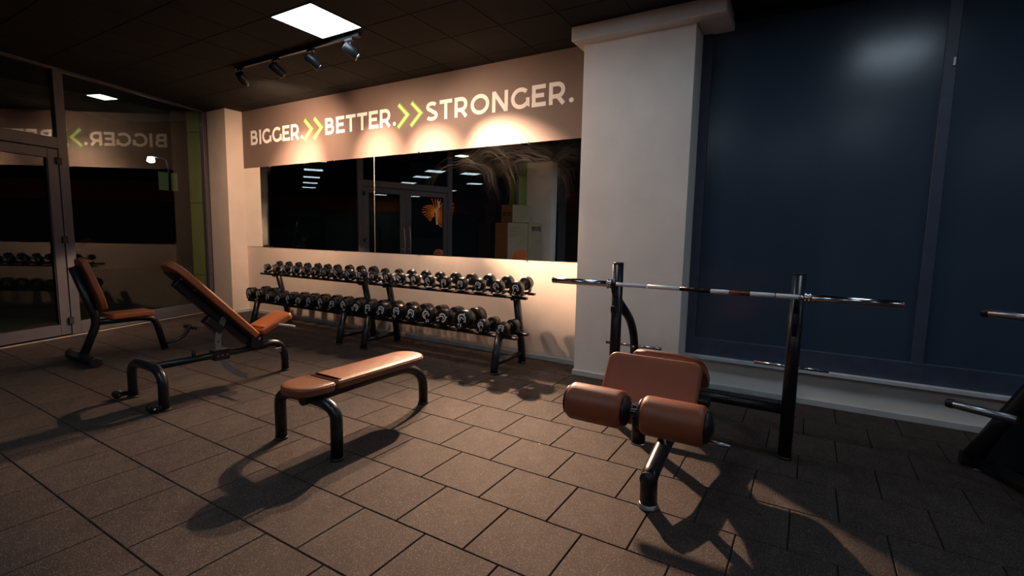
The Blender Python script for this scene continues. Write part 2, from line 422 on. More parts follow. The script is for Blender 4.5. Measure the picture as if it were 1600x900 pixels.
o = rest.build('outlying_floor_tiles', 'rubber', floor); o['kind'] = 'stuff'

# ---- ceiling with lay-in tiles; LED panels fill single cells
LCX, LCY, LS = -4.395, 2.885, .588
ceiling = struct(box_obj('ceiling', (-9.4, -8, CZ+.004), (9, W+.2, CZ+.12), 'ceilb'))
cells = []
panels = []      # (cell i, cell j) of lamps
for kx in (0, 4, 8, 12, 16):
    panels.append((kx, 0))
for kx in (1, 4, 8, 14): panels.append((kx, -6))
panels += [(20, -6), (20, -9), (6, -10), (12, -10), (1, -8)]  # panels by the far right wall and far pillar are added for brightness
pset = set(panels)
tt = MB(); tt.prism(rrect(.005, .005, LS-.005, LS-.005, (.001,)*4, 1), (0, 0, 0), X, Y, Z, .006); ct0 = None; restc = MB(); nc = 0
for i in range(-8, 23):
    for j in range(-18, 4):
        if (i, j) in pset: continue
        x0, y0 = LCX+i*LS, LCY+j*LS
        poly = [Vector((x0+.005, y0+.005)), Vector((x0+LS-.005, y0+.005)), Vector((x0+LS-.005, y0+LS-.005)), Vector((x0+.005, y0+LS-.005))]
        cut = clip(poly, SF(0, .03).xy, NN); cut = clip(cut, Vector((0, W)), Vector((0, -1))) if len(cut) > 2 else []
        if len(cut) < 3: continue
        whole = len(cut) == 4 and all((u-v).length < 1e-6 for u, v in zip(cut, poly))
        c = px((x0+LS/2, y0+LS/2, CZ)); inview = c and -80 < c[0] < 1680 and -60 < c[1] < 300
        if inview and nc < 250:
            nc += 1
            if whole:
                if ct0 is None: ct0 = tt.build('ceiling_tile', 'ceil', ceiling); o = ct0
                else: o = ct0.copy(); COL.objects.link(o)
                o.location = (x0, y0, CZ-.002)
            else:
                mb = MB(); mb.prism([(p.x-x0, p.y-y0) for p in cut], (0, 0, 0), X, Y, Z, .006); o = mb.build('ceiling_tile', 'ceil', ceiling); o.location = (x0, y0, CZ-.002)
        else: restc.prism([tuple(p) for p in cut], (0, 0, CZ-.002), X, Y, Z, .006)
o = restc.build('outlying_ceiling_tiles', 'ceil', ceiling); o['kind'] = 'stuff'
ORDN = ['first', 'second', 'third', 'fourth', 'fifth']
rown = {0: 'row nearest the mirrors', -6: 'viewpoint row with an added end', -10: 'row behind the viewpoint', -8: 'added row lighting the far pillar', -14: 'row at the far wall', -9: 'added row brightening the wing sign'}
cnt_ = {}
for i, j in panels:
    x0, y0 = LCX+i*LS, LCY+j*LS
    k = cnt_.get(j, 0); cnt_[j] = k+1
    lab = 'square white ceiling light panel above the track spotlights' if (i, j) == (0, 0) else 'reflected ceiling light panel, %s from the glass in the %s' % (ORDN[k], rown[j])
    t = thing('ceiling_light', lab, 'ceiling light', (x0+LS/2, y0+LS/2, CZ), 'square ceiling light panels')
    fr = MB()
    for a, b in (((x0+.004, y0+.004), (x0+LS-.004, y0+.014)), ((x0+.004, y0+LS-.014), (x0+LS-.004, y0+LS-.004)), ((x0+.004, y0+.014), (x0+.014, y0+LS-.014)), ((x0+LS-.014, y0+.014), (x0+LS-.004, y0+LS-.014))):
        fr.box((a[0], a[1], CZ-.008), (b[0], b[1], CZ+.003))
    fr.build('frame', 'black', t)
    MB().box((x0+.013, y0+.013, CZ-.005), (x0+LS-.013, y0+LS-.013, CZ+.002)).build('diffuser', 'lamp', t)

# ---- mirror wall, column, pilaster
struct(box_obj('wall_back', (-9.0, W, -.1), (-.95, W+.2, CZ+.1), 'wall'))
struct(MB().box((-8.27, W-.018, 0), (-1.98, W, .055), .004).build('baseboard_back', 'base'))
struct(MB().box((-8.86, 4.60, 0), (-8.27, W, CZ)).build('wall_pilaster', 'wall'))
struct(MB().box((-8.86, 4.585, 0), (-8.255, W, .055), .004).build('baseboard_pilaster', 'base'))
struct(MB().box((-1.98, 4.55, 0), (-.955, W, CZ)).build('wall_column', 'wallcool'))
mb = MB().box((-1.995, 4.535, 0), (-.94, W, .055), .004)
struct(mb.build('baseboard_column', 'base'))
struct(MB().box((-2.06, 4.42, 3.235), (-.70, W, CZ), .006).build('trim_beam', 'wallcool'))
struct(MB().box((-.955, W-.02, 0), (9, W+.2, .285)).build('wall_below_window', 'wallcool'))
struct(MB().box((-.94, W-.04, 0), (9, W-.02, .055), .004).build('baseboard_window', 'base'))
struct(MB().box((-.955, 4.80, .285), (9, W+.05, .318), .004).build('trim_sill', 'sill'))
struct(MB().box((-.955, W-.09, 3.30), (9, W+.2, CZ+.1)).build('wall_above_window', 'ceilb'))

# ---- dark window right of the column
w4 = struct(MB().box((-.955, W+.02, .318), (9, W+.06, 3.31)).build('window_4', 'dframe'))
def pane(x0, x1): MB().box((x0, W-.012, .475), (x1, W+.02, 3.30)).build('pane', 'blind', w4)
for x0, x1 in ((-.875, .752), (.822, 2.45), (2.52, 4.15), (4.22, 5.85), (5.92, 8.9)): pane(x0, x1)
for x0, x1 in ((-.955, -.872), (.749, .825), (2.447, 2.523), (4.147, 4.223), (5.847, 5.923)):
    MB().box((x0, W-.04, .318), (x1, W+.02, 3.31), .004).build('mullion', 'dframe', w4)
MB().box((-.955, W-.043, .318), (8.95, W+.02, .478), .004).build('bottom_rail', 'dframe', w4)
MB().box((.80, W-.055, 2.70), (.815, W-.04, 2.76), .002).build('latch', 'steel', w4)

# ---- storefront (window_1 = fixed pane by the corner, door_1 = double door, window_2 beyond, window_3 behind second pillar)
def sbox(mb, s0, s1, o0, o1, z0, z1, bev=.003):
    return mb.obox(SF(0, 0, 0), Vector((DR.x, DR.y, 0)), Vector((NN.x, NN.y, 0)), Z, (s0, o0, z0), (s1, o1, z1), bev)
def S1(name, m, par, *a): return sbox(MB(), *a).build(name, m, par)
w1 = struct(sbox(MB(), .745, .855, -.03, .045, 0.02, 3.345).build('window_1', 'frame'))
S1('side_post', 'frame', w1, 2.93, 3.0, -.03, .045, .02, 3.345)
S1('bottom_rail', 'frame', w1, .855, 2.93, -.03, .045, .02, .175)
S1('top_rail', 'frame', w1, -1.38, 2.93, -.03, .045, 3.33, 3.362)
S1('pane', 'glass', w1, .855, 2.93, 0., .008, .175, 3.33, 0)
S1('pane', 'glass', w1, -1.38, .745, 0., .008, 2.51, 3.33, 0)
S1('transom', 'frame', w1, -1.38, .745, -.03, .045, 2.375, 2.51)
S1('seal', 'seal', w1, 3.0, 3.08, -.03, .03, .0, 3.36)
S1('threshold', 'alu', w1, -3.5, 3.0, .035, .075, .0, .012)
d1 = struct(sbox(MB(), .625, .74, -.02, .035, .03, 2.365).build('door_1', 'frame'))
S1('top_rail', 'frame', d1, -.12, .625, -.02, .035, 2.25, 2.365)
S1('bottom_rail', 'frame', d1, -.12, .625, -.02, .035, .03, .165)
S1('meeting_stile', 'frame', d1, -.255, -.12, -.02, .035, .03, 2.365)
S1('glazing_bead', 'seal', d1, .610, .625, -.015, .028, .165, 2.25)
S1('pane', 'glass', d1, -.12, .615, 0., .008, .165, 2.25, 0)
for z in (.16, 1.2, 2.18): S1('hinge', 'seal', d1, .71, .77, .032, .060, z, z+.085)
d2 = struct(sbox(MB(), -.395, -.26, -.02, .035, .03, 2.365).build('door_2', 'frame'))
S1('top_rail', 'frame', d2, -1.26, -.395, -.02, .035, 2.25, 2.365)
S1('bottom_rail', 'frame', d2, -1.26, -.395, -.02, .035, .03, .165)
S1('hinge_stile', 'frame', d2, -1.375, -1.26, -.02, .035, .03, 2.365)
S1('pane', 'glass', d2, -1.26, -.395, 0., .008, .165, 2.25, 0)
for dd, s_ in ((d1, -.185), (d2, -.33)):
    MB().tube([SF(s_, .035, .75), SF(s_, .09, .80), SF(s_, .13, 1.15), SF(s_, .09, 1.50), SF(s_, .035, 1.55)], .011, 10, fillet=.12).build('pull_handle', 'steel', dd)
    MB().lathe([(.016, 0), (.016, .012), (.008, .016)], SF(s_, .035, 1.05), NN.to_3d(), 12).build('lock', 'steel', dd)
w2 = struct(sbox(MB(), -1.50, -1.385, -.03, .045, .02, 3.345).build('window_2', 'frame'))
S1('side_post', 'frame', w2, -3.64, -3.56, -.03, .045, .02, 3.345)
S1('bottom_rail', 'frame', w2, -3.56, -1.50, -.03, .045, .02, .175)
S1('top_rail', 'frame', w2, -3.56, -1.50, -.03, .045, 3.33, 3.362)
S1('pane', 'glass', w2, -3.56, -1.50, 0., .008, .175, 3.33, 0)
w3 = struct(sbox(MB(), -5.53, -5.20, -.03, .045, .02, 3.345).build('window_3', 'frame'))
S1('transom', 'frame', w3, -5.20, -4.35, -.03, .045, 2.36, 2.50)
S1('pane', 'glass', w3, -5.20, -4.35, 0., .008, .02, 2.36, 0)
S1('pane', 'glass', w3, -5.20, -4.35, 0., .008, 2.50, 3.33, 0)
S1('pane', 'glass', w3, -9.6, -5.53, 0., .008, .175, 3.33, 0)
S1('bottom_rail', 'frame', w3, -9.6, -5.53, -.03, .045, .02, .175)
struct(MB().box((-6.74, -2.42, 0), (-5.97, -2.12, CZ)).build('wall_far_pillar', 'wallcool'))
# rest of the shell, behind the viewpoint
struct(MB().box((-9.4, -8.2, -.1), (9.2, -8, CZ+.1)).build('wall_front', 'back'))
wr = struct(MB().box((9, -8, -.1), (9.2, W+.2, CZ+.1)).build('wall_right', 'back'))
struct(MB().box((8.96, -8, 2.55), (9.0, W, CZ)).build('trim_orange_band', 'orange'))
struct(MB().box((-3.6, -7.99, 2.55), (8.96, -7.95, CZ)).build('trim_orange_band_front', 'orange'))
for k, y in enumerate((3.9, 2.2, .1, -4.9)):
    MB().box((8.97, y-1.2, .3), (9.0, y+.3, 2.4), .01).build('wall_panel', mat('shutter_grey_%d' % k, (.22, .23, .22), .7), wr)

# ---- outside: paving, soffit, cladding piers, lamps
struct(MB().box((-40, -16, -.16), (-5, 24, -.125)).build('pavement', 'pave'))
struct(sbox(MB(), -10, 3.6, -2.4, -.06, CZ+.02, CZ+.12).build('soffit_board', 'soffit'))
def pier(s0, s1, o0, o1, zs, name='cladding_pier', lab='', ):
    t = thing(name, lab, 'cladding', SF((s0+s1)/2, (o0+o1)/2, 0))
    for z0, z1 in zip(zs, zs[1:]): sbox(MB(), s0, s1, o0, o1, z0+.006, z1-.006, .004).build('cladding_panel', 'clad', t)
    sbox(MB(), s0+.01, s1-.01, o0+.01, o1-.01, 0.0, zs[-1]-.02, 0).build('core', 'seal', t)
pier(2.94, 3.5, -.30, -.045, (0, .62, 1.85, 3.02, 3.37), lab='olive green panelled pier outside the glass beside the cream pilaster')
pier(-4.05, -3.60, -.30, -.045, (0, .62, 1.85, 3.02, 3.37), lab='olive green panelled pier outside the glass by the far pillar, seen in the mirror')
for s_, o_, lab in ((1.96, -.78, 'small square canopy lamp glowing outside the glass above the slogan reflection'), (-2.05, -.35, 'square canopy lamp outside the glass, reflected high in the right mirror'), (-4.9, -.5, 'canopy lamp outside the glass beyond the far pillar, reflected in the mirror')):
    t = thing('canopy_lamp', lab, 'outdoor lamp', SF(s_, o_, CZ), 'square lamps under the outside canopy')
    sbox(MB(), s_-.14, s_+.14, o_-.14, o_+.14, CZ-.012, CZ+.015, .002).build('housing', 'steel', t)
    sbox(MB(), s_-.125, s_+.125, o_-.125, o_+.125, CZ-.016, CZ-.011, 0).build('diffuser', 'cool', t)
sl = thing('street_lamp', 'bright white street lamp outside, seen through the glass below the slogan reflection', 'street lamp', (-13.93, 5.91, -.125))
MB().tube([(-13.93, 6.3, -.12), (-13.93, 6.3, 2.9), (-13.93, 6.25, 3.15), (-13.93, 5.93, 3.16)], .03, 10, fillet=.1).build('pole', 'black', sl)
MB().lathe([(.02, 0), (.06, .01), (.085, .11), (.03, .14), (0, .145)], (-13.93, 5.91, 3.14), -Z, 16).build('lamp_head', 'street', sl)
fb = thing('far_building', 'dark building across the street with one dim lit window', 'building', (-22, 9, -.12))
MB().box((-26, -14, -.12), (-22, 22, 9)).build('wall', mat('far_facade', (.03, .03, .028), .9, noise=.2, nscale=1), fb)
for y0 in (-9, -5, -1, 3): MB().box((-22, y0, 1.5), (-21.95, y0+1.4, 3.2)).build('window', mat('dark_pane', (.02, .02, .025), .2), fb)
MB().box((-21.99, 9.55, 2.9), (-21.93, 10.2, 3.6)).build('window', 'lit', fb)
t = MB().box((-7.42, -5.10, 2.06), (-7.38, -4.72, 2.20), .02).build('red_sign', 'red', None); tag(t, 'small glowing red sign outside the far window, seen in the mirror', 'sign')

# ================================================================ BANNER, MIRRORS
BY = W-.008
ban = thing('wall_banner', 'long taupe banner across the wall top with white slogan words and green chevrons', 'banner', (-5.1, W, 2.437))
MB().box((-8.268, BY, 2.437), (-1.982, W, CZ)).build('backing', 'taupe', ban)
CAP = .232; SW = .0455
def arc(cx, cy_, rx, ry, a0, a1, n=18):
    return [(cx+rx*math.cos(math.radians(a0+(a1-a0)*k/n)), cy_+ry*math.sin(math.radians(a0+(a1-a0)*k/n))) for k in range(n+1)]
h2 = SW/2/CAP       # half stroke in cap units
def glyph(c):
    """strokes in cap-height units (width, strokes)"""
    t, b = 1-h2, h2
    if c == 'B':
        m = .52
        return .80, [[(h2, 0), (h2, 1)], [(h2, t), (.40, t)]+arc(.40, (t+m)/2, .20, (t-m)/2, 90, -90, 10)[1:]+[(h2, m)], [(h2, m), (.44, m)]+arc(.44, (b+m)/2, .22, (m-b)/2, 90, -90, 10)[1:]+[(h2, b)]]
    if c == 'I': return .18, [[(h2, 0), (h2, 1)]]
    if c == 'G': return .92, [arc(.50, .5, .50-h2, .5-h2, 44, 322, 26)+[(.865, .22), (.865, .50)], ]
    if c == 'E': return .68, [[(h2, 0), (h2, 1)], [(0, t), (.67, t)], [(0, .51), (.60, .51)], [(0, b), (.69, b)]]
    if c == 'R':
        m = .36
        return .80, [[(h2, 0), (h2, 1)], [(h2, t), (.40, t)]+arc(.40, (t+m)/2, .27, (t-m)/2, 90, -90, 12)[1:]+[(h2, m)], [(.42, m), (.70, 0)]]
    if c == 'T': return .76, [[(0, t), (.76, t)], [(.38, 0), (.38, 1-h2)]]
    if c == 'S':
        return .70, [arc(.36, .735, .25, .265-h2, 28, 90, 5)+arc(.33, .735, .25, .265-h2, 95, 250, 10)+[(.36, .515)]+arc(.37, .275, .26, .275-h2, 75, -90, 12)+arc(.34, .275, .30, .275-h2, -95, -150, 5)]
    if c == 'O': return 1.06, [('c', arc(.53, .5, .53-h2, .5-h2, 0, 342, 26))]
    if c == 'N': return .86, [[(h2, 0), (h2, 1)], [(.86-h2, 0), (.86-h2, 1)], [(h2+.01, 1-.04), (.86-h2-.01, .04)]]
    if c == 'V': return .86, [[(.05, 1), (.43, .04), (.81, 1)]]
    if c == 'L': return .62, [[(h2, 0), (h2, 1)], [(0, b), (.62, b)]]
    if c == '.': return .22, [('c', arc(.11, .11, .055, .055, 0, 330, 11))]
def word(txt, x0, x1, zb, parent, o_y, U=X, V=Z, N=-Y, org=None, cap=CAP, sw=SW, mname='letter', part='letter'):
    gs = [glyph(c) for c in txt]; gap = .13 if len(txt) < 8 else .145
    tot = sum(g[0] for g in gs)+gap*(len(gs)-1); sx = (x1-x0)/(tot*cap); x = 0
    for c, (w_, st) in zip(txt, gs):
        mb = MB()
        for kk, s_ in enumerate(st):
            cl = s_[0] == 'c'; pts = s_[1] if cl else s_
            P = [(x0+(x+p[0])*cap*sx, zb+p[1]*cap) for p in pts]
            o0 = Vector((0, o_y, 0)) if org is None else org
            mb.ribbon(P, sw if c != '.' else cap*.115, o0, U, V, N, .0016+.0005*kk, closed=cl)
        mb.build(part, mname, parent, recalc=False); x += w_+gap
word('BIGGER.', -8.035, -6.68, 2.803, ban, BY)
word('BETTER.', -6.172, -4.765, 2.812, ban, BY)
word('STRONGER.', -4.243, -2.225, 2.812, ban, BY)
for cx in (-6.655, -4.735):
    for k in range(2):
        x = cx+k*.225; xa = x+.175
        P = [(x+.012, 3.080), (xa, 2.928), (x, 2.772)]
        e = MB().ribbon(P, .085, (0, BY, 0), X, Z, -Y, .0012).build('chevron', 'green1', ban, recalc=False)
        MB().ribbon([(x+.016, 3.074), (xa, 2.928), (x+.004, 2.778)], .060, (0, BY, 0), X, Z, -Y, .0018).build('inner_glow', 'green2', e, recalc=False)
        MB().ribbon([(x+.02, 3.068), (xa, 2.928), (x+.008, 2.784)], .036, (0, BY, 0), X, Z, -Y, .0024).build('core', 'green3', e, recalc=False)

for x0, x1, mn, lab, clips in ((-8.262, -5.183, 'mirror', 'left wall mirror pane below the banner, next to the cream pilaster', (-7.54, -6.0)),
                               (-5.176, -1.99, 'mirror2', 'right wall mirror pane with soap smears, ending at the wide column', (-4.37, -2.76))):
    t = thing('wall_mirror', lab, 'mirror', ((x0+x1)/2, W, 1.135), 'mirror panes on the back wall')
    MB().box((x0, W-.006, 1.135), (x1, W-.0005, 2.440)).build('glass_pane', mn, t)
    MB().box((x0-.0012, W-.0055, 1.1338), (x0-.0001, W-.0005, 2.441)).build('ground_edge', 'medge', t)
    MB().box((x1+.0001, W-.0055, 1.1338), (x1+.0012, W-.0005, 2.441)).build('ground_edge', 'medge', t)
    for xc in clips:
        for z in (1.128, 2.428): MB().box((xc-.012, W-.016, z), (xc+.012, W-.0062, z+.022), .003).build('mirror_clip', 'chrome', t)

# ================================================================ TRACK LIGHTS
tr = thing('lighting_track', 'black ceiling track bar carrying four spotlights toward the banner', 'lighting track', (-5, 3.58, CZ))
MB().box((-6.08, 3.523, CZ-.034), (-3.97, 3.557, CZ-.003), .002).build('rail', 'spot', tr)
MB().box((-3.99, 3.517, CZ-.04), (-3.93, 3.563, CZ-.003), .003).build('power_feed', 'spot', tr)
def aim_lamp(name, kind, loc, d, energy, size, blend, rad, col):
    l = bpy.data.lights.new(name, kind); l.energy = energy; l.color = col; l.shadow_soft_size = rad
    if kind == 'SPOT': l.spot_size = math.radians(size); l.spot_blend = blend
    o = bpy.data.objects.new(name, l); COL.objects.link(o); o.location = loc; o.rotation_euler = d.to_track_quat('-Z', 'Y').to_euler(); return o
spots = [(-5.95, (-6.75, W, 2.32), 'black track spotlight at the far left end of the track'),
         (-5.26, (-5.10, W, 2.34), 'black track spotlight second from the left, dim against the ceiling'),
         (-4.64, (-4.12, W, 2.16), 'black track spotlight second from the right on the track'),
         (-4.05, (-3.00, W, 2.02), 'black track spotlight at the right end with bright lens rim')]
for (x, tgt, lab), pw_, pf_ in zip(spots, (.38, .30, .42, .98), (2.0, .60, .55, .75)):
    piv = Vector((x, 3.54, 3.205)); d = (Vector(tgt)-piv).normalized()
    t = thing('track_spotlight', lab, 'spotlight', (x, 3.54, CZ-.034), 'track spotlights aimed at the banner')
    MB().box((x-.09, 3.522, CZ-.060), (x+.02, 3.558, CZ-.034), .004).build('adapter', 'spot', t)
    MB().tube([(x-.02, 3.54, CZ-.058), (x-.02, 3.54, 3.25), (piv-d*.05)], .009, 10, fillet=.02).build('arm', 'steel', t)
    b = piv-d*.080
    MB().lathe([(0, -.004), (.040, -.004), (.048, .004), (.048, .155), (.045, .158), (.041, .158), (.041, .145), (.040, .144), (0, .143)], b, d, 28).build('spot_can', 'spot', t)
    MB().lathe([(.0455, .1585), (.0482, .156), (.0482, .150), (.0455, .150)], b, d, 28).build('lens_rim', 'chrome', t)
    MB().lathe([(0, .1445), (.0385, .1445), (.0385, .146), (0, .146)], b, d, 28).build('lens', 'lens', t)
    lp = b+d*.162
    for nm, en, sz, bl in (('spotlight_core', SPOT_CORE*pw_, 47, 1.0), ('spotlight_flood', SPOT_FLOOD*pf_, 112, .9)):
        l = aim_lamp(nm, 'SPOT', lp, d, en, sz, bl, .042, WARM)
        l.parent = t; l.location = Vector(lp)-Vector((x, 3.54, CZ-.034)); l.rotation_euler = d.to_track_quat('-Z', 'Y').to_euler()

# ================================================================ DUMBBELLS AND RACKS
def seg_digit(n_):
    D = {'0': [('c', arc(.3, .5, .26, .46, 0, 330, 11))], '1': [[(.1, .8), (.35, .98), (.35, 0)]],
         '2': [arc(.3, .7, .26, .26, 160, -30, 8)+[(.04, .04), (.6, .04)]], '3': [arc(.28, .73, .24, .23, 150, -80, 8), arc(.28, .27, .27, .24, 80, -150, 8)],
         '4': [[(.45, 0), (.45, .96), (.03, .3), (.62, .3)]], '5': [[(.55, .96), (.1, .96), (.08, .55)]+arc(.28, .30, .27, .27, 100, -150, 9)],
         '6': [('c', arc(.3, .3, .26, .27, 0, 330, 9)), [(.08, .4), (.2, .8), (.42, .98)]], '7': [[(.02, .96), (.58, .96), (.22, 0)]],
         '8': [('c', arc(.3, .73, .22, .22, 0, 330, 9)), ('c', arc(.3, .26, .26, .24, 0, 330, 9))], '9': [('c', arc(.3, .68, .26, .27, 0, 330, 9)), [(.53, .6), (.42, .2), (.2, .02)]]}
    return D[n_]
def emblem_mesh(mb, r, kg, y, rot):
    """white swirl head emblem and the weight figure on the end face (face looks to -Y)"""
    c, s_ = math.cos(rot), math.sin(rot)
    U = Vector((c, 0, s_)); V = Vector((-s_, 0, c)); o = Vector((0, y, 0)); N = -Y
    R_ = r*.52; up = r*.12
    mb.ribbon([(p[0], p[1]+up) for p in arc(0, 0, R_*.86, R_*.86, 20, 215, 14)], r*.16, o, U, V, N, .001)
    mb.ribbon([(R_*.80, up+R_*.30), (R_*.98, up-R_*.25), (R_*.62, up-R_*.42)], r*.12, o, U, V, N, .001)
    mb.ribbon([(p[0], p[1]+up) for p in arc(R_*.02, -R_*.18, R_*.42, R_*.40, 10, 230, 10)], r*.11, o, U, V, N, .001)
    mb.ribbon([(R_*.1, up+R_*.98), (R_*.30, up+R_*1.25), (R_*.38, up+R_*.85)], r*.08, o, U, V, N, .001)
    mb.ribbon([(-R_*.70, up-R_*.45), (-R_*.35, up-R_*.95)], r*.10, o, U, V, N, .001)
    tx = str(kg); w = r*.26; x = -w*1.25*len(tx)/2
    for ch in tx:
        for st in seg_digit(ch):
            cl = st[0] == 'c'; pts = st[1] if cl else st
            mb.ribbon([(x+p[0]*w*1.3, -r*.80+p[1]*w*1.2) for p in pts], r*.055, o, U, V, N, .001, closed=cl)
        x += w*1.25
def dumbbell(name, label, r, L, hl, kg, rot, loc, tilt, group, grip='steel'):
    """origin at the bar centre line, front face at -Y*L/2"""
    t = thing(name, label, 'dumbbell', loc, group); t.rotation_euler = (tilt, 0, 0); ROOTLOC[t.name] = Vector((0, 0, 0))
    for sgn in (-1, 1):
        prof = [(0, 0), (r*.80, 0), (r*.84, .003), (r*.93, .003), (r, r*.07+.003), (r, hl-r*.06), (r*.96, hl), (r*.5, hl+.002), (.022, hl+.004), (.022, hl+.014)]
        MB().lathe(prof, (0, sgn*L/2, 0), (0, -sgn, 0), 28).build('weight_head', 'urethane', t)
    MB().lathe([(.013, 0), (.0155, (L-2*hl)*.25), (.0165, (L-2*hl)*.5), (.0155, (L-2*hl)*.75), (.013, L-2*hl)], (0, -L/2+hl, 0), Y, 14).build('handle', grip, t)
    mb = MB(); emblem_mesh(mb, r, kg, -L/2, rot); e = mb.build('emblem', 'emb', t, recalc=False); return t
UPX = [-6.896, -6.669, -6.442, -6.222, -6.010, -5.785, -5.580, -5.345, -5.116, -4.892, -4.668, -4.434, -4.220, -3.986, -3.754, -3.52, -3.29, -3.057, -2.808, -2.572]
LOX = [-7.037, -6.797, -6.565, -6.341, -6.109, -5.879, -5.657, -5.422, -5.197, -4.985, -4.755, -4.550, -4.316, -4.077, -3.848, -3.618, -3.385, -3.119, -2.869, -2.624]
UR = [.050, .052, .053, .054, .056, .058, .060, .064, .066, .068, .055, .057, .061, .063, .062, .066, .069, .070, .071, .072]
LR = [.082, .080, .066, .065, .073, .074, .078, .080, .080, .081, .080, .084, .088, .090, .091, .092, .094, .102, .066, .066]
ORD = ['first', 'second', 'third', 'fourth', 'fifth', 'sixth', 'seventh', 'eighth', 'ninth', 'last']
UK = [1, 2, 3, 4, 5, 6, 7, 8, 9, 10, 11, 12, 13, 14, 15, 15, 17, 17, 20, 20]
LK = [30, 30, 22, 22, 25, 25, 27, 27, 30, 30, 32, 32, 35, 35, 37, 40, 42, 45, 22, 20]
random.seed(11)
UT = math.radians(10)
for i in range(20):
    side = 'left' if i < 10 else 'right'
    L = .235+UR[i]*.6; r = UR[i]; yc = 4.345+math.cos(UT)*L/2+random.uniform(-.008, .008)
    zc = .863+(yc-4.345)*math.tan(UT)-.004
    size = 'small' if r < .057 else 'black'
    dumbbell('dumbbell', '%s round dumbbell, %s from the left on the top tier of the %s rack' % (size, ORD[i % 10], side), r, L, r*.80+.018, UK[i], random.uniform(-1.3, .9), (UPX[i], yc, zc), UT, 'dumbbells on the top tiers')
    L = .27+LR[i]*.75 if i < 18 else .30; r = LR[i]; yc = 4.15+L/2+random.uniform(-.006, .006)
    zb = .402+r if i < 18 else .398+r
    size = 'largest' if i == 17 else ('compact' if r < .07 else 'heavy')
    dumbbell('dumbbell', '%s round dumbbell, %s from the left on the lower tier of the %s rack' % (size, ORD[i % 10], side), r, L, r*.9+.03, LK[i], random.uniform(-1.3, .9), (LOX[i], yc, zb), 0, 'dumbbells on the lower tiers', 'steel')

def rack(xl, xr, sl_, sr_, label, ux, lx):
    t = thing('dumbbell_rack', label, 'rack', ((xl+xr)/2, 4.4, 0), 'dumbbell racks along the mirror wall')
    for x in (xl, xr):
        mb = MB(); mb.tube([(x, 4.085, .012), (x, 4.10, .12), (x, 4.175, .39)], .040, 18, fillet=.08); mb.build('front_leg', 'black', t)
        MB().lathe([(.046, 0), (.046, .012), (.042, .016)], (x, 4.085, .0), Z, 18).build('foot_cap', 'plastic', t)
        MB().tube([(x, 4.655, .012), (x, 4.645, .17), (x, 4.505, .77)], .041, 18, fillet=.10).build('rear_upright', 'black', t)
        MB().lathe([(.047, 0), (.047, .012), (.043, .016)], (x, 4.655, .0), Z, 18).build('foot_cap', 'plastic', t)
        MB().tube([(x, 4.11, .105), (x, 4.64, .112)], .027, 14).build('foot_bar', 'black', t)
        MB().obox((x, 4.16, .372), X, Vector((0, 1, .03)).normalized(), Vector((0, -.03, 1)).normalized(), (-.03, 0, -.03), (.03, .42, .012), .006).build('tier_bracket', 'black', t)
        MB().obox((x, 4.40, .745), X, Vector((0, math.cos(UT), math.sin(UT))), Vector((0, -math.sin(UT), math.cos(UT))), (-.03, .02, -.03), (.03, .22, .012), .006).build('tier_bracket', 'black', t)
        MB().lathe([(.010, 0), (.010, .008), (.006, .012)], (x+.036, 4.62, .38), X, 10).build('bolt', 'chrome', t)
    for y, z in ((4.21, .368), (4.43, .372)):
        MB().box((sl_, y-.03, z-.012), (sr_, y+.03, z+.018), .008).build('lower_rail', 'black', t)
    for y, z in ((4.395, .758), (4.565, .788)):
        MB().box((sl_+.03, y-.028, z-.012), (sr_-.0, y+.028, z+.016), .008).build('upper_rail', 'black', t)
    for x, r in ux:
        for q in (.055, .20):
            mb = MB(); o = Vector((x, 4.345+q, .772+q*math.tan(UT)))
            P = [(-r*1.12, r*.62), (-r*.95, r*.10), (-r*.4, 0), (r*.4, 0), (r*.95, r*.10), (r*1.12, r*.62)]
            mb.ribbon(P, .009, o, X, Z, -Y, .05); mb.build('saddle', 'plastic', t, recalc=True)
        MB().box((x+r*.98, 4.40, .794), (x+r*.98+.022, 4.44, .800), .002).build('saddle_screw', 'chrome', t)
    for x, r in lx:
        for q in (.075, .27):
            mb = MB(); o = Vector((x, 4.15+q, .392))
            P = [(-r*1.05, r*.55), (-r*.9, r*.12), (-r*.4, 0), (r*.4, 0), (r*.9, r*.12), (r*1.05, r*.55)]
            mb.ribbon(P, .009, o, X, Z, -Y, .055); mb.build('saddle', 'plastic', t, recalc=True)
    return t
rack(-6.845, -4.985, -7.12, -4.825, 'left two-tier black dumbbell rack, nearest the corner pilaster', list(zip(UPX, UR))[:10], list(zip(LOX, LR))[:10])
rack(-4.545, -2.655, -4.80, -2.46, 'right two-tier black dumbbell rack, nearest the wide column', list(zip(UPX, UR))[10:], list(zip(LOX, LR))[10:])

# ================================================================ FLAT BENCH
fb_ = thing('flat_bench', 'flat tan padded bench in front of the dumbbell racks, on black arched legs', 'bench', (-2.7, 2.4, 0))
def foot(x, y, par, r=.041):
    MB().lathe([(r, 0), (r, .010), (r-.003, .014), (r-.006, .016)], (x, y, 0), Z, 22).build('foot_cap', 'plastic', par)
XC = -2.69
PT = .395
po = rrect(-.148, 0, .148, .262, (.03, .03, .03, .03), 6)
po = [(-.15+.0, .265), ] ; po = []
po = [(.150, .262)]+[(-.150, .262)][0:0]
small = [(.135, .262), (-.135, .262)] + [(-.150, .245), (-.152, .14)] + [(-.150*math.cos(math.radians(a)), .13-.13*math.sin(math.radians(a))) for a in range(10, 90, 10)] + [(0, 0)] + [(.150*math.cos(math.radians(a)), .13-.13*math.sin(math.radians(a))) for a in range(80, 0, -10)] + [(.152, .14), (.150, .245)]
MB().pad(small, (XC, 1.795, PT), X, Y, Z, .056, .018).build('head_pad', 'tan', fb_)
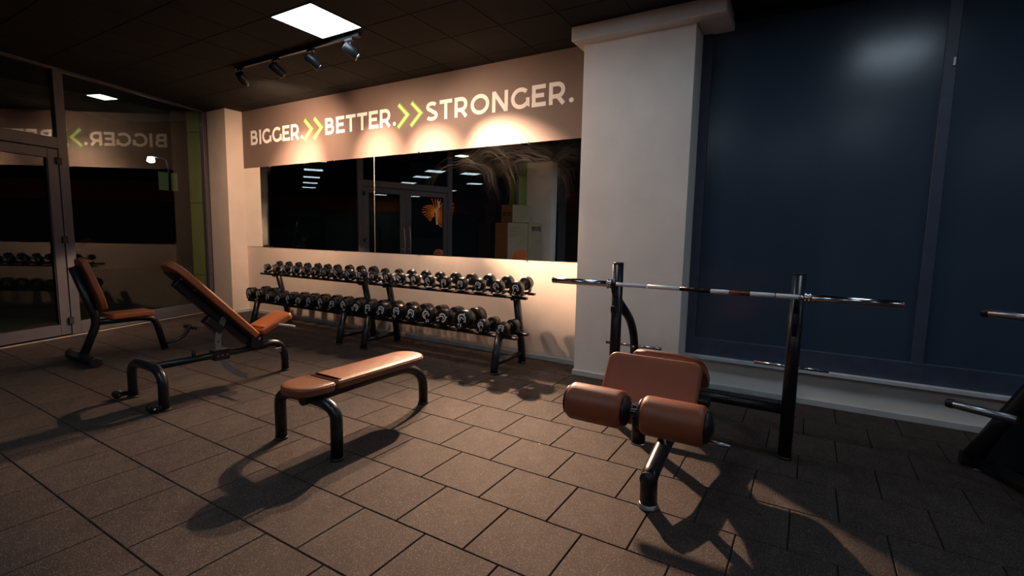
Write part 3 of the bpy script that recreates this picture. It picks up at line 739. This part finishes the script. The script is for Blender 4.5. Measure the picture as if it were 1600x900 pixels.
MB().loop(small, (XC, 1.795, PT), X, Y, Z, .040, .0022).build('piping', 'stitch', fb_)
longp = rrect(-.146, 0, .146, .895, (.018, .13, .13, .018), 9)
MB().pad(longp, (XC, 2.072, PT), X, Y, Z, .056, .018).build('long_pad', 'tan', fb_)
MB().loop(longp, (XC, 2.072, PT), X, Y, Z, .040, .0022).build('piping', 'stitch', fb_)
MB().box((XC-.10, 1.86, PT-.014), (XC+.10, 2.80, PT-.001), .003).build('pad_plate', 'plastic', fb_)
MB().tube([(XC+.01, 1.90, .347), (XC+.01, 2.55, .347), (XC+.012, 2.86, .345), (XC+.018, 3.03, .24), (XC+.018, 3.035, .012)], .037, 20, fillet=.16, fs=9).build('rear_leg', 'black', fb_)
MB().tube([(-2.998, 1.960, .012), (-2.998, 1.960, .30), (-2.90, 1.958, .345), (-2.71, 1.957, .350), (-2.52, 1.957, .345), (-2.428, 1.957, .30), (-2.428, 1.957, .012)], .038, 20, fillet=.12, fs=7).build('front_arch', 'black', fb_)
for x, y in ((-2.998, 1.960), (-2.428, 1.957), (XC+.018, 3.035)): foot(x, y, fb_, .043)

# ================================================================ ADJUSTABLE BENCH
ab = thing('incline_bench', 'adjustable incline bench with raised orange-tan backrest, near the dumbbell racks', 'bench', (-4.48, 2.4, 0))
XA = -4.485
MB().tube([(-4.765, 1.790, .012), (-4.765, 1.790, .25), (-4.67, 1.785, .315), (-4.485, 1.783, .322), (-4.31, 1.783, .315), (-4.215, 1.780, .25), (-4.215, 1.778, .012)], .036, 20, fillet=.11, fs=7).build('rear_arch', 'black', ab)
for x in (-4.765, -4.215): foot(x, 1.785, ab, .041)
for x in (-4.80, -4.20):
    MB().box((x-.012, 1.685, .020), (x+.012, 1.775, .055), .004).build('wheel_bracket', 'black', ab)
    w = MB().lathe([(.0, -.017), (.030, -.017), (.035, -.012), (.035, .012), (.030, .017), (0, .017)], (x-.03, 1.70, .036), X, 20).build('wheel', 'plastic', ab)
    MB().lathe([(.009, 0), (.009, .010), (.0, .012)], (x+.012, 1.70, .036), X, 10).build('wheel_bolt', 'chrome', w)
MB().tube([(XA, 1.80, .292), (XA, 2.80, .292)], .030, 18).build('main_beam', 'black', ab)
MB().box((XA-.045, 2.29, .245), (XA+.045, 2.43, .340), .006).build('sleeve', 'black', ab)
for y in (2.32, 2.36, 2.40): MB().lathe([(.008, 0), (.008, .006)], (XA+.045, y, .29), X, 10).build('bolt', 'steel', ab)
MB().tube([(XA, 2.14, .30), (XA, 2.14, .375)], .015, 12).build('peg', 'plastic', ab)
MB().tube([(XA, 2.68, .295), (XA, 2.84, .315), (XA, 2.945, .285), (XA, 2.995, .18), (XA, 3.0, .012)], .035, 20, fillet=.07).build('front_leg', 'black', ab)
foot(XA, 3.0, ab, .041)
MB().obox((XA, 2.70, .30), X, Y, Z, (-.05, -.07, 0), (.05, .05, .12), .008).build('hinge_block', 'black', ab)
MB().lathe([(.014, 0), (.014, .012), (.008, .016)], (XA+.05, 2.70, .385), X, 12).build('hinge_bolt', 'chrome', ab)
# curved adjuster plate
cpy, cpz, cr = 2.715, .405, .385
aa = [math.radians(a) for a in range(136, 256, 6)]
poly = [(cpy+(cr+.026)*math.cos(a), cpz+(cr+.026)*math.sin(a)) for a in aa]+[(cpy+(cr-.026)*math.cos(a), cpz+(cr-.026)*math.sin(a)) for a in reversed(aa)]
pl = MB().prism(poly, (XA+.030, 0, 0), Y, Z, X, .008).build('adjuster_arc', mat('grey_steel_plate', (.22, .22, .23), .4, metal=.3), ab)
for a in range(142, 252, 18):
    a = math.radians(a)
    MB().lathe([(.009, 0), (.009, .0015)], (XA+.038, cpy+cr*math.cos(a), cpz+cr*math.sin(a)), X, 12).build('pin_hole', 'chrome' if int(math.degrees(a)) > 200 else 'seal', pl)
MB().tube([(XA+.05, 2.46, .57), (XA+.05, 2.40, .66), (XA+.05, 2.42, .70)], .011, 10, fillet=.02).build('adjuster_pin', 'steel', ab)
# back rest
bd = Vector((0, -.695, .719)).normalized(); bn = Vector((0, .719, .695)).normalized()
bo = Vector((XA, 2.655, .440))
bpoly = rrect(-.145, 0, .145, .985, (.018, .14, .14, .018), 9)
MB().pad([(-x, y) for x, y in bpoly][::-1], bo-bn*.045, X, bd, -bn.cross(Vector((0, 0, 0))) if False else bn, .060, .018).build('backrest_pad', 'tan2', ab)
MB().loop(bpoly, bo-bn*.045, X, bd, bn, .042, .0022).build('piping', 'stitch', ab)
MB().obox(bo-bn*.045, X, bd, bn, (-.11, .04, -.014), (.11, .90, -.002), .003).build('backrest_plate', 'plastic', ab)
MB().obox(bo-bn*.045, X, bd, bn, (-.032, -.02, -.075), (.032, .82, -.014), .006).build('backrest_beam', 'black', ab)
MB().obox(bo-bn*.045, X, bd, bn, (-.045, .24, -.15), (.045, .42, -.075), .01).build('adjuster_bracket', 'black', ab)
for u in (.70, .84): MB().lathe([(.008, 0), (.008, .006)], bo-bn*.06+bd*u+X*.10, X, 8).build('bolt', 'steel', ab)
# seat
sd = Vector((0, .925, .38)).normalized(); sn = Vector((0, -.38, .925)).normalized()
so = Vector((XA, 2.700, .425))
spoly = rrect(-.145, 0, .145, .345, (.018, .05, .05, .018), 7)
MB().pad(spoly, so, X, sd, sn, .058, .018).build('seat_pad', 'tan2', ab)
MB().loop(spoly, so, X, sd, sn, .040, .0022).build('piping', 'stitch', ab)
MB().obox(so, X, sd, sn, (-.032, -.01, -.055), (.032, .30, -.004), .006).build('seat_beam', 'black', ab)
MB().obox(so, X, sd, sn, (-.10, .03, -.012), (.10, .31, -.002), .003).build('seat_plate', 'plastic', ab)
MB().tube([(XA+.03, 2.85, .505), (XA+.39, 2.85, .519)], .009, 10).build('release_rod', 'white', ab)
MB().obox((XA+.03, 2.90, .255), X, Y, Z, (0, -.03, -.05), (.008, .04, .0), .003).build('pop_pin_tab', 'steel', ab)

# ================================================================ UTILITY BENCH WITH UPRIGHT BACK
ub = thing('utility_bench', 'upright-back orange-tan bench with footrest, beside the glass door', 'bench', (-6.4, 2.3, 0))
XU = -6.40
MB().tube([(XU-.31, 1.985, .055), (XU+.31, 1.985, .055)], .047, 20).build('rear_foot_bar', 'black', ub)
for sx in (-1, 1): MB().lathe([(.052, 0), (.052, .028), (.045, .034)], (XU+sx*.30, 1.985, .052), (sx, 0, 0), 20).build('foot_cap', 'plastic', ub)
MB().tube([(XU, 1.985, .06), (XU, 2.105, .36), (XU, 2.115, .45), (XU, 1.955, 1.00)], .038, 20, fillet=.09).build('back_post', 'black', ub)
MB().tube([(XU, 2.10, .408), (XU, 2.50, .408), (XU, 2.66, .385), (XU, 2.745, .012)], .034, 20, fillet=.11, fs=8).build('seat_tube', 'black', ub)
foot(XU, 2.747, ub, .040)
MB().tube([(XU, 2.735, .075), (XU, 2.88, .085), (XU, 2.98, .14), (XU, 3.03, .255)], .020, 14, fillet=.07).build('footrest_arm', 'black', ub)
MB().tube([(XU-.125, 3.03, .215), (XU+.125, 3.03, .215)], .020, 14).build('footrest_bar', 'black', ub)
upoly = rrect(-.14, 0, .14, .41, (.03, .04, .04, .03), 6)
MB().pad(upoly, (XU, 2.205, .438), X, Y, Z, .055, .018).build('seat_pad', 'tan2', ub)
MB().loop(upoly, (XU, 2.205, .438), X, Y, Z, .040, .0022).build('piping', 'stitch', ub)
ud = Vector((0, -.27, .963)).normalized(); un = Vector((0, .963, .27)).normalized()
uo = Vector((XU, 2.140, .535))
bp_ = []
for u, hw in ((0.0, .085), (.02, .11), (.10, .140), (.20, .145), (.32, .132), (.44, .120), (.52, .105), (.555, .075), (.57, .035)): bp_.append((hw, u))
bpoly2 = [(a, b) for a, b in bp_]+[(-a, b) for a, b in reversed(bp_)]
MB().pad(bpoly2, uo, X, ud, un, .062, .020).build('backrest_pad', 'tan3', ub)
MB().loop(bpoly2, uo, X, ud, un, .042, .0022).build('piping', 'stitch', ub)
MB().obox(uo, X, ud, un, (-.07, .06, -.020), (.07, .50, -.002), .004).build('backrest_plate', 'plastic', ub)

# ================================================================ OLYMPIC DECLINE BENCH WITH BAR RACK
db = thing('decline_bench', 'decline press bench with two foam leg rollers and tall bar uprights, before the column', 'bench', (-.63, 3.2, 0))
for x, zt in ((-1.215, 1.212), (-.042, 1.200)):
    MB().tube([(x, 3.56, .012), (x, 3.56, zt)], .040, 24).build('upright', 'black', db)
    MB().lathe([(.0405, 0), (.0405, .008), (.030, .014), (0, .015)], (x, 3.56, zt), Z, 22).build('end_cap', 'plastic', db)
    foot(x, 3.56, db, .046)
    MB().tube([(x, 3.58, .935), (x, 3.92, .74), (x, 4.06, .55), (x, 4.07, .012)], .034, 18, fillet=.13, fs=8).build('rear_brace', 'black', db)
    foot(x, 4.07, db, .040)
    MB().tube([(x-.255, 4.07, .492), (x+.225, 4.07, .494)], .0125, 12).build('storage_peg', 'chrome', db)
    MB().lathe([(.014, 0), (.014, .010), (.006, .014)], (x, 4.032, .492), -Y, 10).build('bolt', 'chrome', db)
    for z in (1.042, .895):
        sx = -1 if x < -1 else 1
        mb = MB(); mb.prism([(-.010, -.085), (.0, -.085), (.052, -.035), (.058, .006), (.046, .012), (.040, -.018), (.012, -.018), (.004, .03), (-.010, .05)], (x-.014+sx*.0, 3.522, z), -Y, Z, X, .028)
        mb.build('bar_hook', 'black', db)
    for z in (1.10, .96, .90): MB().box((x-.012, 3.518, z), (x-.006, 3.522, z+.004)).build('scratch', 'chrome', db)
MB().tube([(-1.19, 3.56, .322), (-.07, 3.56, .322)], .033, 18).build('cross_tube', 'black', db)
MB().tube([(-.63, 2.485, .012), (-.63, 2.47, .172), (-.63, 2.78, .245), (-.63, 3.16, .268), (-.63, 3.56, .318)], .045, 20, fillet=.035).build('spine', 'black', db)
MB().lathe([(.054, 0), (.054, .010), (.050, .013), (.050, .022), (.046, .026)], (-.63, 2.485, 0), Z, 22).build('foot_cap', 'steel', db)
MB().lathe([(0, -.003), (.042, -.003), (.042, .004)], (-.63, 2.445, .165), Y, 18).build('end_cap', 'plastic', db)
# roller column and rollers
MB().tube([(-.66, 2.345, .400), (-.66, 2.33, .60)], .034, 18).build('roller_column', 'black', db)
MB().lathe([(.038, 0), (.038, .008), (.034, .010)], (-.66, 2.345, .392), Z, 18).build('column_cap', 'steel', db)
MB().tube([(-.66, 2.34, .52), (-.64, 2.50, .50), (-.63, 2.70, .42)], .026, 14, fillet=.06).build('roller_link', 'black', db)
MB().tube([(-1.0, 2.235, .588), (-.30, 2.235, .588)], .021, 16).build('roller_axle', 'black', db)
for x0, x1 in ((-.985, -.70), (-.615, -.33)):
    rr = .092; L = x1-x0
    rl = MB().lathe([(0, 0), (rr*.72, 0), (rr*.9, .006), (rr*.985, .018), (rr, .034), (rr, L-.034), (rr*.985, L-.018), (rr*.9, L-.006), (rr*.72, L), (0, L)], (x0, 2.235, .588), X, 36).build('foam_roller', 'tan3', db)
    for xe, s_ in ((x0, -1), (x1, 1)):
        MB().lathe([(rr*.80, -.002), (rr*.78, .010), (rr*.45, .022), (.026, .028)], (xe, 2.235, .588), (s_, 0, 0), 28).build('end_plate', 'plastic', rl)
MB().tube([(-.34, 2.30, .500), (-.235, 2.30, .497)], .010, 10).build('release_lever', 'steel', db)
MB().lathe([(0, 0), (.02, 0), (.026, .012), (.020, .026), (.010, .030), (.010, .06)], (-.60, 2.63, .40), (0, .1, -1), 9).build('star_knob', 'chrome', db)
MB().tube([(-.60, 2.60, .36), (-.575, 2.585, .315)], .006, 8).tube([(-.60, 2.60, .36), (-.64, 2.575, .35)], .006, 8).build('pin', 'chrome', db)
# seat pad facing the viewer and declining back pad
s_u = Vector((0, .56, .83)).normalized(); s_n = Vector((0, -.83, .56)).normalized()
s_o = Vector((-.675, 2.425, .46))+s_n*(-.05)
sp_ = rrect(-.248, 0, .248, .375, (.03, .045, .045, .03), 7)
MB().pad(sp_, s_o, X, s_u, s_n, .062, .016).build('seat_pad', 'tan3', db)
MB().loop(sp_, s_o, X, s_u, s_n, .046, .0022).build('piping', 'stitch', db)
MB().obox(s_o, X, s_u, s_n, (-.16, .05, -.016), (.16, .33, -.002), .003).build('seat_plate', 'plastic', db)
d_u = Vector((0, .90, -.43)).normalized(); d_n = Vector((0, .43, .90)).normalized()
d_o = Vector((-.66, 2.74, .725))
prof_ = [(-.10, 0), (.10, 0), (.165, .03), (.20, .10), (.205, .22), (.185, .50), (.170, .62), (.150, .645), (-.150, .645), (-.170, .62), (-.185, .50), (-.205, .22), (-.20, .10), (-.165, .03)]
MB().pad(prof_, d_o, X, d_u, d_n, .060, .018).build('back_pad', 'tan3', db)
MB().loop(prof_, d_o, X, d_u, d_n, .042, .0022).build('piping', 'stitch', db)
MB().obox(d_o, X, d_u, d_n, (-.12, .04, -.014), (.12, .60, -.002), .003).build('back_plate', 'plastic', db)
MB().obox(d_o, X, d_u, d_n, (-.035, -.02, -.065), (.035, .62, -.014), .006).build('back_beam', 'black', db)
MB().tube([(-.63, 3.14, .50), (-.63, 3.14, .29)], .034, 16).build('rear_strut', 'black', db)
MB().tube([(-.63, 2.70, .66), (-.63, 2.74, .24)], .032, 16).build('front_strut', 'black', db)
MB().box((-.46, 2.70, .50), (-.40, 2.80, .56), .01).build('adjuster_knob', 'plastic', db)

# barbell resting in the hooks
bb = thing('barbell', 'long chrome barbell without plates resting across the decline bench uprights', 'barbell', (-.63, 3.49, 1.068))
YB, ZB = 3.487, 1.066
segs = [(-1.225, -1.20, 'dark_bar'), (-1.20, -.975, 'white'), (-.968, -.745, 'white'), (-.745, -.545, 'dark_bar'), (-.545, -.43, 'white'), (-.43, -.305, 'copper'), (-.305, -.165, 'white'), (-.158, -.035, 'white'), (-.035, .03, 'chrome')]
for x0, x1, m_ in segs: MB().tube([(x0, YB, ZB), (x1+.0005, YB, ZB)], .0145, 16).build('shaft_section', m_, bb)
for x0, x1, s_ in ((-1.722, -1.262, -1), (.022, .478, 1)):
    MB().lathe([(0, 0), (.021, 0), (.0245, .004), (.0245, x1-x0-.003), (.022, x1-x0), (0, x1-x0)], (x0, YB, ZB), X, 22).build('sleeve', 'chrome', bb)
for x0 in (-1.268, -.004):
    MB().lathe([(.027, 0), (.037, .003), (.037, .012), (.030, .015), (.030, .024), (.036, .027), (.036, .034), (.026, .037)], (x0, YB, ZB), X, 24).build('collar', 'chrome', bb)

# ================================================================ DARK MACHINE AT THE RIGHT EDGE
mc = thing('weight_machine', 'dark plate-loading machine at the right edge with two chrome pegs', 'machine', (1.35, 3.9, 0))
MB().tube([(.93, 4.10, .05), (2.6, 4.10, .05)], .045, 14).build('base_tube', 'black', mc)
MB().tube([(1.00, 4.12, .05), (1.55, 2.95, .05)], .045, 14).build('base_tube', 'black', mc)
MB().tube([(.98, 4.08, .06), (1.18, 3.98, .55), (1.42, 3.85, 1.15), (1.85, 3.7, 1.75)], .055, 16, fillet=.2).build('slanted_post', 'black', mc)
MB().tube([(1.25, 3.3, .06), (1.36, 3.6, .70), (1.45, 3.8, 1.1)], .05, 16, fillet=.15).build('front_post', 'black', mc)
MB().prism([(0, 0), (.45, -.10), (.75, .65), (.50, 1.00), (.22, .62)], (1.02, 3.96, .10), X, Z, Y, .03).build('side_plate', 'black', mc)
MB().tube([(1.2, 3.6, .95), (2.2, 3.3, 1.1)], .04, 14).build('lever_arm', 'black', mc)
for a, b in (((.905, 3.90, 1.012), (1.21, 3.66, 1.012)), ((.785, 3.85, .452), (1.05, 3.68, .452))):
    a, b = Vector(a), Vector(b); d = (b-a).normalized()
    MB().lathe([(0, 0), (.020, 0), (.0245, .006), (.0245, (b-a).length)], a, d, 20).build('weight_peg', 'steel', mc)
    MB().lathe([(0, -.004), (.022, -.004), (.027, .004), (.027, .03), (.0245, .034)], a, d, 20).build('peg_tip', 'plastic', mc)
MB().box((.98, 4.02, .0), (1.08, 4.16, .012), .003).build('foot_plate', 'steel', mc)
MB().box((1.5, 3.2, .38), (2.1, 3.55, .46), .02).build('seat_pad', 'plastic', mc)

# ================================================================ THINGS SEEN IN THE MIRROR
def carton(s0, s1, o0, o1, z0, z1, lab, txt_s=None, side=False, lines=False):
    t = thing('carton', lab, 'box', SF((s0+s1)/2, (o0+o1)/2, z0), 'cartons against the glass front')
    U = Vector((-DR.x, -DR.y, 0)); N = Vector((NN.x, NN.y, 0))
    sbox(MB(), s0, s1-.004, o0, o1, z0, z1, .004).build('board', 'carton', t)
    sbox(MB(), s1-.0035, s1+.001, o0+.003, o1-.001, z0+.003, z1-.003, 0).build('end_face', 'cartond', t)
    sbox(MB(), s0+.02, s1-.02, (o0+o1)/2-.03, (o0+o1)/2+.03, z1, z1+.002, 0).build('tape', 'tape', t)
    f0 = SF(s1, o1+.0005, 0)
    if txt_s is not None: word('VESTEL', txt_s, txt_s+.36, z1-.20, t, 0, U=U, V=Z, N=N, org=f0, cap=.11, sw=.026, mname='ink', part='printed_letter')
    if lines:
        for k, ln in enumerate((.34, .16, .30, .38, .24)):
            MB().ribbon([(.06, z1-.11-k*.055), (.06+ln, z1-.11-k*.055)], .008, f0, U, Z, N, .001).build('printed_line', 'ink', t, recalc=False)
    if side: word('VESTEL', .02, .38, z0+.16, t, 0, U=Vector((NN.x, NN.y, 0)), V=Z, N=Vector((DR.x, DR.y, 0)), org=SF(s1+.0015, o0+.04, 0), cap=.10, sw=.022, mname='ink', part='printed_letter')
carton(-3.49, -2.80, .10, .60, 0, 1.715, 'tall kraft carton with small printed lines, lower left of the reflected stack', lines=True)
carton(-4.0, -3.498, .10, .60, 0, 1.725, 'tall kraft carton with large printed brand word, next to the far pillar', txt_s=.12)
carton(-3.64, -2.98, .12, .56, 1.728, 2.175, 'smaller carton lying on top of the two tall cartons', side=True)
mu = thing('wing_sign', 'glowing orange feathered wing sign on the far wall, glimpsed in the mirror', 'sign', (8.97, -2.7, 1.8))
MB().box((8.955, -4.7, 1.15), (8.995, -2.0, 3.34)).build('board', 'seal', mu)
random.seed(3)
for nm, a0, a1, n_, L0, L1, cyy in (('wing', 78, 238, 17, .85, 1.35, -3.55), ('wing', 60, -50, 11, .55, .85, -3.65)):
    mb = MB()
    for k in range(n_):
        f = k/(n_-1); a = math.radians(a0+(a1-a0)*f); L = L0+(L1-L0)*math.sin(PI*min(1, f*1.25+.05))
        c_, s_ = math.cos(a), math.sin(a); bend = .16*L
        P = [(c_*.12, s_*.12), (c_*L*.5-s_*bend*.6, s_*L*.5+c_*bend*.6), (c_*L*.85-s_*bend*.4, s_*L*.85+c_*bend*.4), (c_*L, s_*L)]
        mb.ribbon(P, .03+.012*random.random(), (8.954-.0012*k, cyy, 2.50), Y, Z, -X, .003)
    mb.build(nm, 'feather', mu, recalc=False)
MB().ribbon([(0, .75), (-.10, .68), (-.12, .45), (.05, .20), (.02, -.2), (0, -.6)], .12, (8.93, -3.7, 2.5), Y, Z, -X, .003).build('body', 'feather2', mu, recalc=False)
# a rowing-type machine and a multi station standing at the far side of the hall
def station(x, y, lab, s=1.):
    t = thing('gym_station', lab, 'machine', (x, y, 0))
    for dx in (-.5, .5): MB().tube([(x, y+dx, .0), (x, y+dx, 2.0*s)], .04, 10).build('post', 'black', t)
    MB().tube([(x, y-.5, 2.0*s), (x, y+.5, 2.0*s)], .04, 10).build('top_bar', 'black', t)
    MB().box((x-.05, y-.18, .1), (x+.05, y+.18, 1.2*s)).build('weight_stack', 'plastic', t)
    MB().box((x-.9, y-.15, .42), (x-.35, y+.15, .48), .015).build('seat_pad', 'tan3', t)
    MB().tube([(x-.6, y, 0), (x-.6, y, .42)], .035, 10).build('seat_post', 'black', t)
station(7.2, 3.0, 'dark cable station by the far right wall, a faint shape in the left mirror')
station(7.0, .3, 'dark cable station near the wing mural, a faint shape in the mirror', .8)
